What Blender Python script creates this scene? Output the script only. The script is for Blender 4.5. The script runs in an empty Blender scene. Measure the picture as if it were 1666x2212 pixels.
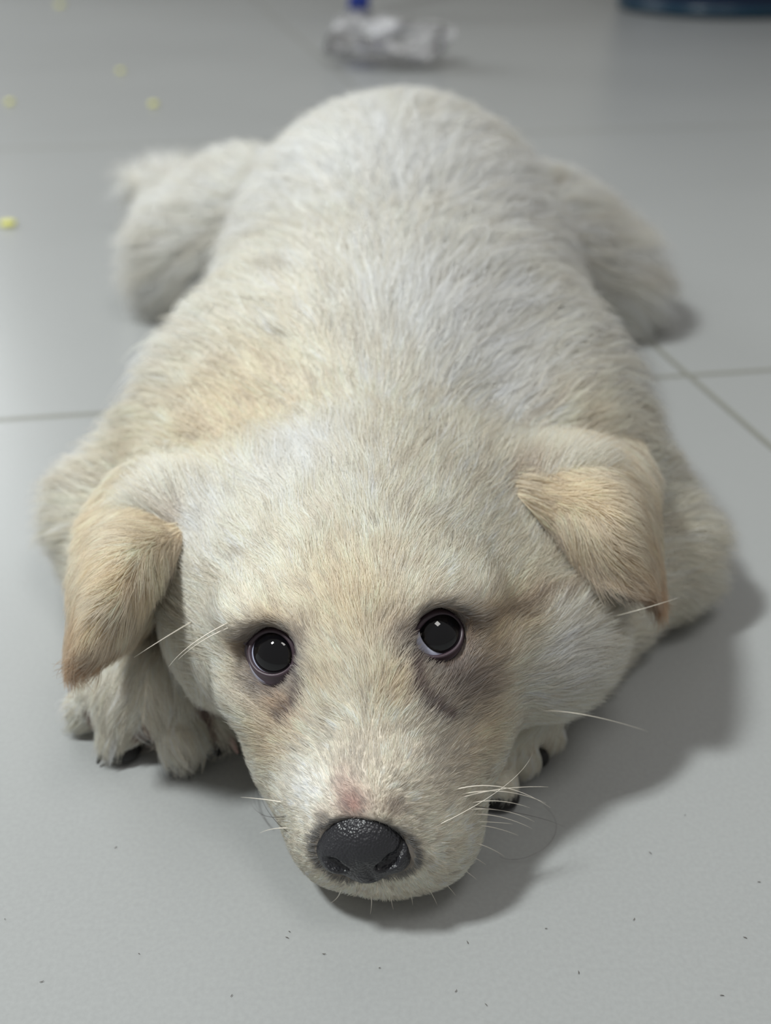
import bpy, bmesh, math, random
import numpy as np
from mathutils import Vector, Matrix
from mathutils.kdtree import KDTree

rng = np.random.default_rng(7)
random.seed(7)
C = bpy.context.scene.collection
scene = bpy.context.scene

# ------------------------------------------------------------------ camera
F_PX = 2300.0
CAM_H = 0.20
PITCH = math.radians(31.0)
cam_d = bpy.data.cameras.new('camera')
cam = bpy.data.objects.new('camera', cam_d); C.objects.link(cam)
cam_d.sensor_fit = 'VERTICAL'; cam_d.sensor_height = 24.0; cam_d.sensor_width = 18.08
cam_d.lens = 24.0 * F_PX / 2212.0
cam_d.clip_start = 0.01; cam_d.clip_end = 50
cam.location = (0, 0, CAM_H)
cam.rotation_euler = (math.radians(90) - PITCH, 0, 0)
cam_d.dof.use_dof = True
cam_d.dof.focus_distance = 0.226
cam_d.dof.aperture_fstop = 7.0
scene.camera = cam

# ------------------------------------------------------------------ light and exposure
world = bpy.data.worlds.new('world'); scene.world = world
world.use_nodes = True
world.node_tree.nodes['Background'].inputs[0].default_value = (1.0, 0.98, 0.95, 1)
world.node_tree.nodes['Background'].inputs[1].default_value = 0.255

def area_light(name, loc, target, size, power, color, size_y=None):
    d = bpy.data.lights.new(name, 'AREA'); o = bpy.data.objects.new(name, d); C.objects.link(o)
    d.energy = power; d.size = size; d.color = color
    if size_y: d.shape = 'RECTANGLE'; d.size_y = size_y
    o.location = loc
    o.rotation_euler = (Vector(target) - Vector(loc)).to_track_quat('-Z', 'Y').to_euler()
    return o
area_light('lamp_light', (-0.76, 0.03, 1.5), (0, 0.3, 0), 0.16, 25, (0.96, 1.0, 0.985), 0.2)
area_light('window_light', (-1.35, 1.9, 0.80), (0, 0.45, 0), 1.1, 16, (0.95, 0.99, 1.0), 0.9)
area_light('right_fill_light', (0.55, -0.15, 2.2), (0, 0.3, 0), 0.6, 10, (1.0, 0.98, 0.94), 0.6)  # added soft fill, lifts the darker right side; no known fixture

scene.view_settings.view_transform = 'Standard'
scene.view_settings.look = 'None'
scene.view_settings.gamma = 1.0
scene.view_settings.exposure = 0.12
scene.view_settings.use_curve_mapping = False
cy = scene.cycles
cy.use_adaptive_sampling = True; cy.adaptive_threshold = 0.03
cy.max_bounces = 6; cy.diffuse_bounces = 6; cy.glossy_bounces = 3; cy.transmission_bounces = 5; cy.transparent_max_bounces = 12
cy.caustics_reflective = False; cy.caustics_refractive = False
cy.use_denoising = True
scene.cycles_curves.shape = 'RIBBONS'
scene.cycles_curves.subdivisions = 2

# ------------------------------------------------------------------ helpers
def empty(name, loc, label, category, group=None):
    o = bpy.data.objects.new(name, None); C.objects.link(o); o.location = loc
    o.empty_display_size = 0.02
    tag(o, label, category, group); return o
def tag(o, label=None, category=None, group=None, kind=None):
    if label: o['label'] = label
    if category: o['category'] = category
    if group: o['group'] = group
    if kind: o['kind'] = kind
    return o
def parent_to(o, p):
    o.parent = p
    bpy.context.view_layer.update()
    o.matrix_parent_inverse = p.matrix_world.inverted()
def mesh_obj(name, verts, faces, mat, parent=None, smooth=True, colors=None, attr='fur_color'):
    me = bpy.data.meshes.new(name)
    me.from_pydata([tuple(map(float, v)) for v in verts], [], [tuple(map(int, f)) for f in faces])
    me.update()
    if smooth: me.polygons.foreach_set('use_smooth', [True] * len(me.polygons))
    if colors is not None:
        ca = me.color_attributes.new(attr, 'FLOAT_COLOR', 'POINT')
        ca.data.foreach_set('color', np.c_[colors, np.ones(len(colors))].astype(np.float32).ravel())
    me.materials.append(mat)
    o = bpy.data.objects.new(name, me); C.objects.link(o)
    if parent is not None: parent_to(o, parent)
    return o
def tube(points, radii, sides=8, cap=True):
    P = np.array(points, float); n = len(P); V = []; Fc = []
    T = np.gradient(P, axis=0); T /= np.linalg.norm(T, axis=1)[:, None] + 1e-12
    up = np.array([0, 0, 1.0]) if abs(T[0][2]) < 0.9 else np.array([1.0, 0, 0])
    a = np.cross(T[0], up); a /= np.linalg.norm(a)
    for i in range(n):
        a = a - T[i] * (a @ T[i]); a /= np.linalg.norm(a); b = np.cross(T[i], a)
        for k in range(sides):
            w = 2 * math.pi * k / sides
            V.append(P[i] + radii[i] * (math.cos(w) * a + math.sin(w) * b))
    for i in range(n - 1):
        for k in range(sides):
            k2 = (k + 1) % sides
            Fc.append((i * sides + k, i * sides + k2, (i + 1) * sides + k2, (i + 1) * sides + k))
    if cap:
        Fc.append(tuple(range(sides))[::-1]); Fc.append(tuple((n - 1) * sides + k for k in range(sides)))
    return V, Fc
def bez(pts, n):
    pts = np.array(pts, float); t = np.linspace(0, 1, n)[:, None]
    while True:
        m = len(pts) - 1
        out = sum(math.comb(m, i) * (1 - t) ** (m - i) * t ** i * pts[i] for i in range(m + 1))
        return out

# ------------------------------------------------------------------ materials
def new_mat(name):
    m = bpy.data.materials.new(name); m.use_nodes = True
    nt = m.node_tree; b = nt.nodes['Principled BSDF']; return m, nt, b
def plain(name, col, rough=0.5, spec=0.5, coat=0.0, **kw):
    m, nt, b = new_mat(name)
    b.inputs['Base Color'].default_value = (*col, 1); b.inputs['Roughness'].default_value = rough
    b.inputs['Specular IOR Level'].default_value = spec; b.inputs['Coat Weight'].default_value = coat
    for k, v in kw.items(): b.inputs[k].default_value = v
    return m
def fur_mat(name):
    m, nt, b = new_mat(name)
    nt.nodes.remove(b); out = nt.nodes['Material Output']
    at = nt.nodes.new('ShaderNodeAttribute'); at.attribute_name = 'fur_color'
    d = nt.nodes.new('ShaderNodeBsdfDiffuse'); t = nt.nodes.new('ShaderNodeBsdfTranslucent')
    g = nt.nodes.new('ShaderNodeBsdfHair'); g.component = 'Reflection'
    g.inputs['RoughnessU'].default_value = 0.35; g.inputs['RoughnessV'].default_value = 0.6
    g.inputs['Color'].default_value = (0.8, 0.85, 0.9, 1)
    mx = nt.nodes.new('ShaderNodeMixShader'); mx.inputs[0].default_value = 0.42
    an = nt.nodes.new('ShaderNodeAttribute'); an.attribute_name = 'coat_normal'
    nt.links.new(an.outputs['Vector'], d.inputs['Normal'])
    mx2 = nt.nodes.new('ShaderNodeMixShader'); mx2.inputs[0].default_value = 0.12
    L = nt.links.new
    L(at.outputs['Color'], d.inputs['Color']); L(at.outputs['Color'], t.inputs['Color'])
    L(d.outputs[0], mx.inputs[1]); L(t.outputs[0], mx.inputs[2])
    L(mx.outputs[0], mx2.inputs[1]); L(g.outputs[0], mx2.inputs[2]); L(mx2.outputs[0], out.inputs['Surface'])
    return m
def skin_mat(name):
    m, nt, b = new_mat(name)
    at = nt.nodes.new('ShaderNodeAttribute'); at.attribute_name = 'fur_color'
    nt.links.new(at.outputs['Color'], b.inputs['Base Color'])
    b.inputs['Roughness'].default_value = 0.8; b.inputs['Specular IOR Level'].default_value = 0.1
    return m
M_FUR = fur_mat('cream_fur'); M_SKIN = skin_mat('furred_skin')

# ------------------------------------------------------------------ implicit shapes
def f32(a): return np.asarray(a, np.float32)
def rotz(deg, rx=0, ry=0):
    return np.array(Matrix.Rotation(math.radians(deg), 3, 'Z') @ Matrix.Rotation(math.radians(ry), 3, 'Y') @ Matrix.Rotation(math.radians(rx), 3, 'X'), np.float32)
def ell(P, c, r, R=None):
    q = P - f32(c)
    if R is not None: q = q @ R
    r = f32(r)
    k0 = np.sqrt((((q / r) ** 2)).sum(1)); k1 = np.sqrt(((q / (r * r)) ** 2).sum(1)) + 1e-9
    return k0 * (k0 - 1) / k1
def cone(P, a, b, r1, r2):
    a = f32(a); b = f32(b); ab = b - a
    t = np.clip(((P - a) @ ab) / (ab @ ab), 0, 1)
    return np.sqrt(((P - a - t[:, None] * ab) ** 2).sum(1)) - (r1 + (r2 - r1) * t)
def smin(a, b, k):
    h = np.maximum(k - np.abs(a - b), 0) / k
    return np.minimum(a, b) - h * h * k * 0.25
def smax(a, b, k): return -smin(-a, -b, k)

def surface_net(fn, xs, ys, zs, newton=3):
    X, Y, Z = np.meshgrid(xs, ys, zs, indexing='ij')
    P = np.stack([X.ravel(), Y.ravel(), Z.ravel()], 1).astype(np.float32)
    S = np.empty(len(P), np.float32)
    for i in range(0, len(P), 400000): S[i:i + 400000] = fn(P[i:i + 400000])
    S = S.reshape(X.shape); del P
    nx, ny, nz = S.shape
    ins = S < 0
    acc = np.zeros((nx - 1, ny - 1, nz - 1, 3), np.float32); cnt = np.zeros((nx - 1, ny - 1, nz - 1), np.float32)
    G = (xs.astype(np.float32), ys.astype(np.float32), zs.astype(np.float32))
    edges = []
    for ax in range(3):
        s0 = [slice(None)] * 3; s1 = [slice(None)] * 3; s0[ax] = slice(0, -1); s1[ax] = slice(1, None)
        a = S[tuple(s0)]; b = S[tuple(s1)]
        idx = np.argwhere((a < 0) != (b < 0))
        av = a[tuple(idx.T)]; bv = b[tuple(idx.T)]; t = av / (av - bv)
        pos = np.stack([G[k][idx[:, k]] for k in range(3)], 1)
        pos[:, ax] += t * (G[ax][idx[:, ax] + 1] - G[ax][idx[:, ax]])
        edges.append((ax, idx, av < 0))
        o1, o2 = [k for k in range(3) if k != ax]
        for d1 in (0, 1):
            for d2 in (0, 1):
                c = idx.copy(); c[:, o1] -= d1; c[:, o2] -= d2
                ok = (c >= 0).all(1) & (c[:, 0] < nx - 1) & (c[:, 1] < ny - 1) & (c[:, 2] < nz - 1)
                cc = c[ok]
                np.add.at(acc, tuple(cc.T), pos[ok]); np.add.at(cnt, tuple(cc.T), 1)
    act = cnt > 0
    vid = np.full(act.shape, -1, np.int64); vid[act] = np.arange(act.sum())
    V = acc[act] / cnt[act][:, None]
    Fc = []
    for ax, idx, inside in edges:
        o1, o2 = [k for k in range(3) if k != ax]
        ok = (idx[:, o1] > 0) & (idx[:, o2] > 0) & (idx[:, o1] < act.shape[o1]) & (idx[:, o2] < act.shape[o2])
        i = idx[ok]; ins_ = inside[ok]
        def cell(d1, d2):
            c = i.copy(); c[:, o1] -= d1; c[:, o2] -= d2; return vid[tuple(c.T)]
        q = np.stack([cell(1, 1), cell(0, 1), cell(0, 0), cell(1, 0)], 1)
        flip = ins_ if ax != 1 else ~ins_
        q[~flip] = q[~flip][:, ::-1]
        Fc.append(q)
    Fc = np.concatenate(Fc)
    for _ in range(newton):
        g = grad(fn, V); s = fn(V); V = V - np.clip(s, -0.002, 0.002)[:, None] * g
    return V, Fc
def grad(fn, V, e=4e-4):
    V = f32(V); g = np.zeros_like(V)
    for k in range(3):
        d = np.zeros(3, np.float32); d[k] = e
        g[:, k] = fn(V + d) - fn(V - d)
    return g / (np.linalg.norm(g, axis=1)[:, None] + 1e-12)

# ------------------------------------------------------------------ puppy: anatomy
EYE_L = np.array((-0.02437, 0.18334, 0.05350)); EYE_R = np.array((0.01111, 0.18344, 0.05850))
NOSE = np.array((-0.00439, 0.15556, 0.02350))
# gaze directions of the eyeballs' openings (outward)
N_L = np.array([-0.32, -0.72, 0.62]); N_L /= np.linalg.norm(N_L)
N_R = np.array([0.28, -0.74, 0.62]); N_R /= np.linalg.norm(N_R)
EYE_RAD = 0.0078
PAWC = np.array((-0.06199, 0.21923, 0.01450))
TOES = [  # knuckle, tip, radius for the near paw beside the cheek
    ((-0.07034, 0.21818, 0.01300), (-0.07832, 0.21949, 0.00750), 0.0062),
    ((-0.06538, 0.21493, 0.01500), (-0.06868, 0.21109, 0.00850), 0.0066),
    ((-0.05529, 0.21493, 0.01500), (-0.05320, 0.20793, 0.00850), 0.0068),
    ((-0.04912, 0.21632, 0.01300), (-0.04538, 0.21310, 0.00700), 0.0056)]
TOES_R = [
    ((0.03859, 0.21246, 0.01000), (0.04207, 0.21030, 0.00550), 0.0050),
    ((0.03189, 0.20694, 0.01100), (0.03462, 0.20143, 0.00580), 0.0050),
    ((0.02668, 0.20181, 0.01100), (0.02789, 0.19253, 0.00580), 0.0050)]
TOES_H = [
    ((-0.138, 0.672, 0.026), (-0.154, 0.682, 0.030), 0.008),
    ((-0.134, 0.680, 0.026), (-0.146, 0.700, 0.031), 0.008),
    ((-0.128, 0.680, 0.026), (-0.132, 0.708, 0.031), 0.008)]
def body_fn(P):
    P = f32(P)
    # trunk
    d = ell(P, (0.004, 0.380, 0.051), (0.065, 0.105, 0.048))
    d = smin(d, ell(P, (0.006, 0.475, 0.060), (0.060, 0.092, 0.053)), 0.04)
    d = smin(d, ell(P, (0.000, 0.310, 0.046), (0.062, 0.055, 0.044)), 0.04)
    d = smin(d, cone(P, (-0.004, 0.245, 0.044), (-0.002, 0.300, 0.046), 0.038, 0.046), 0.03)
    d = smin(d, ell(P, (-0.044, 0.266, 0.044), (0.026, 0.028, 0.026)), 0.02)
    d = smin(d, ell(P, (0.044, 0.272, 0.048), (0.026, 0.030, 0.026)), 0.02)
    # thighs, shanks, hind feet
    d = smin(d, cone(P, (-0.045, 0.525, 0.040), (-0.098, 0.542, 0.028), 0.038, 0.022), 0.03)
    d = smin(d, cone(P, (0.045, 0.515, 0.040), (0.106, 0.515, 0.022), 0.036, 0.020), 0.03)
    d = smin(d, ell(P, (-0.070, 0.565, 0.040), (0.036, 0.040, 0.034)), 0.03)
    d = smin(d, ell(P, (0.074, 0.535, 0.036), (0.036, 0.042, 0.032)), 0.03)
    d = smin(d, cone(P, (-0.100, 0.545, 0.024), (-0.118, 0.645, 0.026), 0.022, 0.020), 0.02)
    d = smin(d, cone(P, (-0.118, 0.645, 0.024), (-0.136, 0.668, 0.026), 0.018, 0.012), 0.015)
    d = smin(d, cone(P, (0.106, 0.520, 0.022), (0.098, 0.610, 0.020), 0.020, 0.013), 0.02)
    d = smin(d, cone(P, (0.098, 0.600, 0.020), (0.090, 0.640, 0.018), 0.013, 0.010), 0.02)
    for a, b, r in TOES_H: d = smin(d, cone(P, a, b, r, r * 0.9), 0.006)
    # tail lying behind the rump
    d = smin(d, cone(P, (0.005, 0.550, 0.040), (0.020, 0.640, 0.014), 0.018, 0.010), 0.02)
    # forelegs: shoulder, elbow, wrist
    d = smin(d, cone(P, (-0.050, 0.305, 0.040), (-0.080, 0.292, 0.024), 0.028, 0.020), 0.03)
    d = smin(d, cone(P, (-0.082, 0.288, 0.020), (-0.066, 0.232, 0.014), 0.018, 0.012), 0.015)
    d = smin(d, cone(P, (0.050, 0.305, 0.040), (0.080, 0.276, 0.022), 0.028, 0.017), 0.03)
    d = smin(d, cone(P, (0.078, 0.272, 0.016), (0.036, 0.215, 0.010), 0.014, 0.0075), 0.015)
    d = smin(d, cone(P, (0.036, 0.215, 0.010), TOES_R[1][0], 0.0075, 0.0065), 0.006)
    for a, b, r in TOES_R: d = smin(d, cone(P, a, b, r, r * 0.95), 0.003)
    # near paw
    paw = cone(P, (-0.068, 0.232, 0.016), PAWC, 0.0125, 0.0120)
    paw = smin(paw, ell(P, PAWC + np.array([0, 0, 0]), (0.0185, 0.0135, 0.0125)), 0.006)
    for a, b, r in TOES: paw = smin(paw, cone(P, a, b, r * 0.92, r), 0.0020)
    # head
    h = ell(P, (-0.005, 0.228, 0.044), (0.045, 0.042, 0.038), rotz(0, 0, 3))
    h = smin(h, ell(P, (-0.001, 0.198, 0.046), (0.032, 0.026, 0.023)), 0.016)          # forehead
    h = smin(h, ell(P, (-0.034, 0.220, 0.037), (0.021, 0.024, 0.020)), 0.016)          # cheeks
    h = smin(h, ell(P, (0.032, 0.214, 0.037), (0.024, 0.025, 0.0205)), 0.014)
    h = smin(h, cone(P, (-0.002, 0.200, 0.035), (-0.0008, 0.172, 0.0255), 0.0262, 0.0183), 0.010)   # muzzle bridge
    h = smin(h, ell(P, (-0.0105, 0.1725, 0.0175), (0.0125, 0.0170, 0.0160)), 0.008)    # flews
    h = smin(h, ell(P, (0.0095, 0.1725, 0.0175), (0.0125, 0.0170, 0.0160)), 0.008)
    h = smin(h, ell(P, (0.000, 0.172, 0.0085), (0.0150, 0.0150, 0.0080)), 0.004)        # chin
    h = smin(h, cone(P, (-0.001, 0.196, 0.048), (-0.0005, 0.175, 0.033), 0.0190, 0.0125), 0.010)
    h = smin(h, ell(P, (-0.019, 0.187, 0.027), (0.0125, 0.016, 0.017)), 0.010)
    h = smin(h, ell(P, (0.0165, 0.188, 0.029), (0.0110, 0.015, 0.0150)), 0.008)
    # ear roots
    h = smin(h, cone(P, (-0.036, 0.236, 0.058), (-0.052, 0.232, 0.060), 0.013, 0.009), 0.014)
    h = smin(h, cone(P, (0.026, 0.240, 0.060), (0.044, 0.236, 0.064), 0.014, 0.010), 0.014)
    for e, n in ((EYE_L, N_L), (EYE_R, N_R)):                                          # brows
        up = np.array([0, 0.5, 0.85]); 
        h = smin(h, ell(P, e - n * 0.004 + np.array([0, 0.005, 0.0075]), (0.0125, 0.008, 0.006)), 0.008)
        h = smin(h, ell(P, e - n * 0.006 + np.array([0, -0.001, -0.0105]), (0.0125, 0.0075, 0.0060)), 0.008)
        h = smax(h, -ell(P, e + n * 0.0015, (0.0062, 0.0062, 0.0062)), 0.004)
    h = smax(h, -ell(P, NOSE + np.array([0, -0.0015, 0.001]), (0.0088, 0.0070, 0.0078)), 0.002)
    d = smin(d, h, 0.010)
    d = smin(d, paw, 0.0012)
    d = smax(d, 0.0006 - P[:, 2], 0.001)
    return d

# ------------------------------------------------------------------ puppy: colour, length, flow of the coat
def srgb(r, g, b):
    c = np.array([r, g, b]) / 255.0
    return np.where(c <= 0.04045, c / 12.92, ((c + 0.055) / 1.055) ** 2.4)
CREAM = srgb(248, 240, 224); WHITE = srgb(252, 251, 248); TAN = srgb(226, 203, 164); RUST = srgb(196, 146, 90)
BROWN = srgb(122, 94, 78); DARK = srgb(52, 40, 40); PINK = srgb(188, 152, 142); GREY = srgb(170, 160, 152)
SPOTS = [  # centre, radius, colour, strength
    ((-0.00713, 0.18140, 0.06546), 0.010, TAN, 0.45), ((-0.00944, 0.19623, 0.07333), 0.028, CREAM, 0.5), ((-0.00918, 0.18577, 0.06834), 0.012, TAN, 0.3),
    ((-0.02009, 0.22245, 0.07992), 0.012, WHITE, 0.8), ((-0.04356, 0.21601, 0.06452), 0.010, WHITE, 0.6), ((-0.03825, 0.25264, 0.07472), 0.020, TAN, 0.40), ((-0.02388, 0.26347, 0.08587), 0.03, TAN, 0.2),
    ((-0.07105, 0.27146, 0.05649), 0.02, TAN, 0.3),
    ((0.03553, 0.25848, 0.07733), 0.012, WHITE, 0.9), ((0.01615, 0.27728, 0.09362), 0.03, WHITE, 0.8), ((0.04539, 0.25504, 0.07215), 0.013, TAN, 0.35), ((0.03373, 0.22720, 0.07091), 0.005, BROWN, 0.25),
    ((0.00781, 0.38825, 0.10366), 0.05, WHITE, 0.6), ((-0.03473, 0.33582, 0.09318), 0.04, CREAM, 0.8), ((-0.12822, 0.91299, 0.00000), 0.04, CREAM, 0.8),
    ((0.02287, 0.18339, 0.05525), 0.007, TAN, 0.5), ((0.01296, 0.17565, 0.05391), 0.0065, BROWN, 0.75), ((0.01759, 0.17605, 0.04911), 0.0060, BROWN, 0.7), ((0.02072, 0.17957, 0.05194), 0.005, BROWN, 0.35),
    ((0.00311, 0.17780, 0.06211), 0.0035, BROWN, 0.6), ((0.00505, 0.17570, 0.05887), 0.0030, DARK, 0.6), ((0.01857, 0.18379, 0.06246), 0.0035, BROWN, 0.5), ((0.00978, 0.18763, 0.06209), 0.004, TAN, 0.5),
    ((0.02976, 0.19247, 0.05726), 0.008, TAN, 0.5), ((0.02283, 0.18593, 0.06024), 0.005, TAN, 0.6),
    ((-0.02347, 0.17891, 0.04797), 0.0055, BROWN, 0.6), ((-0.02782, 0.18182, 0.04747), 0.005, BROWN, 0.35), ((-0.01853, 0.18018, 0.05965), 0.0035, BROWN, 0.6), ((-0.01755, 0.17740, 0.05500), 0.003, DARK, 0.45),
    ((-0.02414, 0.18363, 0.06196), 0.004, TAN, 0.5), ((-0.03149, 0.18609, 0.05311), 0.004, TAN, 0.7),
    ((-0.02075, 0.17437, 0.04472), 0.0045, RUST, 0.5), ((-0.01299, 0.17377, 0.05297), 0.005, TAN, 0.35), ((0.00164, 0.17142, 0.05371), 0.005, TAN, 0.45),
    ((-0.02456, 0.17351, 0.03751), 0.007, TAN, 0.55), ((0.02097, 0.17498, 0.03884), 0.008, TAN, 0.45), ((0.01244, 0.16612, 0.03918), 0.008, GREY, 0.35),
    ((-0.00605, 0.16284, 0.04235), 0.006, GREY, 0.4), ((-0.01702, 0.16389, 0.03334), 0.007, WHITE, 0.6), ((0.03878, 0.19124, 0.04638), 0.010, WHITE, 0.5),
    ((-0.00649, 0.15708, 0.03525), 0.0036, PINK, 0.95), ((-0.00892, 0.16033, 0.03828), 0.003, PINK, 0.4), ((0.00162, 0.15623, 0.03522), 0.0026, BROWN, 0.6), ((-0.01286, 0.15786, 0.03079), 0.0022, BROWN, 0.5)]
GROOVES = [  # tear tracks, then crease shade painted at ears and brow: polyline, width, colour, strength
    ([(-0.01808, 0.17725, 0.05385), (-0.01737, 0.17504, 0.05061), (-0.01897, 0.17409, 0.04627), (-0.02213, 0.17401, 0.04241)], 0.0010, srgb(80, 40, 32), 0.85),
    ([(0.00504, 0.17479, 0.05775), (0.00582, 0.17223, 0.05364), (0.00827, 0.17081, 0.04981), (0.01269, 0.17114, 0.04552)], 0.0012, srgb(96, 54, 42), 0.9),
    ([(0.02994, 0.22598, 0.07160), (0.03574, 0.22177, 0.06556), (0.04520, 0.21864, 0.05548), (0.06250, 0.24590, 0.02652)], 0.0022, srgb(150, 118, 84), 0.6),
    ([(-0.04851, 0.22048, 0.06437), (-0.05090, 0.21378, 0.05398), (-0.06251, 0.23299, 0.02720)], 0.0022, srgb(160, 130, 98), 0.5),
    ([(0.02117, 0.18461, 0.06123), (0.02864, 0.19216, 0.05813), (0.03933, 0.20058, 0.05523), (0.05018, 0.21124, 0.05029)], 0.0020, srgb(150, 125, 100), 0.55)]
def seg_dist(P, a, b):
    a = f32(a); b = f32(b); ab = b - a
    t = np.clip(((P - a) @ ab) / (ab @ ab + 1e-12), 0, 1)
    return np.sqrt(((P - a - t[:, None] * ab) ** 2).sum(1))
def coat_color(P):
    P = f32(P); n = len(P)
    col = np.tile(CREAM, (n, 1))
    back = np.clip((P[:, 1] - 0.26) / 0.05, 0, 1)[:, None]
    col = col * (1 - 0.4 * back) + WHITE * 0.4 * back
    for c, r, k, s in SPOTS:
        w = s * np.exp(-(((P - f32(c)) ** 2).sum(1)) / (r * r))
        col = col * (1 - w[:, None]) + k * w[:, None]
    for e in (EYE_L, EYE_R):
        dd = np.linalg.norm(P - f32(e), axis=1)
        w = 0.75 * np.exp(-np.maximum(dd - 0.0070, 0) ** 2 / 0.0022 ** 2)
        col = col * (1 - w[:, None]) + BROWN * 0.7 * w[:, None]
    dn = np.linalg.norm((P - f32(NOSE)) * np.array([0.85, 0.6, 1.1]), axis=1)
    w = 0.8 * np.exp(-np.maximum(dn - 0.0093, 0) ** 2 / 0.0008 ** 2)
    col = col * (1 - w[:, None]) + DARK * w[:, None]
    for pl, r, k, s in GROOVES:
        dd = np.min([seg_dist(P, pl[i], pl[i + 1]) for i in range(len(pl) - 1)], axis=0)
        w = (s * np.exp(-dd ** 2 / r ** 2))[:, None]
        col = col * (1 - w) + k * w
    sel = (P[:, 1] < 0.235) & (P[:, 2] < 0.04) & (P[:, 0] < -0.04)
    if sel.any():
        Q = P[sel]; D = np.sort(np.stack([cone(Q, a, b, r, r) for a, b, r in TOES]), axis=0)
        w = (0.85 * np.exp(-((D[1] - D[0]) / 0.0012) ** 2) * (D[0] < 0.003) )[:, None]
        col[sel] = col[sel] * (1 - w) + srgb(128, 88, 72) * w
    return col
def sstep(a, b, x):
    t = np.clip((x - a) / (b - a), 0, 1); return t * t * (3 - 2 * t)
def coat_length(P):
    y = P[:, 1]; z = P[:, 2]; x = P[:, 0]
    dn = np.linalg.norm(P - f32(NOSE), axis=1)
    L = 0.0018 + 0.0050 * sstep(0.012, 0.055, dn) + 0.0065 * sstep(0.05, 0.10, dn) + 0.014 * sstep(0.11, 0.20, dn)
    de = np.minimum(np.linalg.norm(P - f32(EYE_L), axis=1), np.linalg.norm(P - f32(EYE_R), axis=1))
    L = np.minimum(L, 0.0012 + 0.5 * np.maximum(de - 0.005, 0))
    cheek = sstep(0.03, 0.05, np.abs(x + 0.002)) * (y < 0.24) * (y > 0.17)
    L += 0.003 * cheek
    paw = (y < 0.245) & (z < 0.045) & (x < -0.043)
    L = np.where(paw, np.minimum(L, 0.0058), L)
    L = np.where((x > 0.022) & (z < 0.017) & (y < 0.215), np.minimum(L, 0.0030), L)
    return L
def coat_flow(P):
    y = P[:, 1]; z = P[:, 2]; x = P[:, 0]
    v = P - f32(NOSE) - np.array([0, -0.01, 0.0], np.float32)
    v /= np.linalg.norm(v, axis=1)[:, None] + 1e-9
    v[:, 1] += 0.25
    out = sstep(0.22, 0.30, y)
    v[:, 2] -= 0.30 + 0.5 * out
    v[:, 0] += np.tanh((x + 0.001) / (0.006 + 0.03 * out)) * (0.20 + 0.15 * out)
    paw = (y < 0.245) & (z < 0.045) & (x < -0.043)
    dv = np.stack([(x + 0.058) * 14, -np.ones_like(x), -0.75 * np.ones_like(x)], 1)
    D = np.stack([cone(P, a, b, r, r) for a, b, r in TOES]); k = D.argmin(0)
    TA = f32([t[0] for t in TOES])[k]; TB = f32([t[1] for t in TOES])[k]; ab = TB - TA
    tt = np.clip(((P - TA) * ab).sum(1) / (ab * ab).sum(1), 0, 1.3)[:, None]
    inw = TA + ab * tt - P; ab = ab / np.linalg.norm(ab, axis=1)[:, None]
    near = (D.min(0) < 0.006)[:, None]
    dv = np.where(near, ab + (0.15 + 0.9 * sstep(0.1, 0.5, tt)) * inw / 0.007 + np.array([0, 0, -0.15]), dv)
    v = np.where(paw[:, None], dv, v)
    pawr = (x > 0.03) & (z < 0.022) & (y < 0.215)
    v = np.where(pawr[:, None], np.array([0.1, -1, -0.6]), v)
    return v

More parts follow.
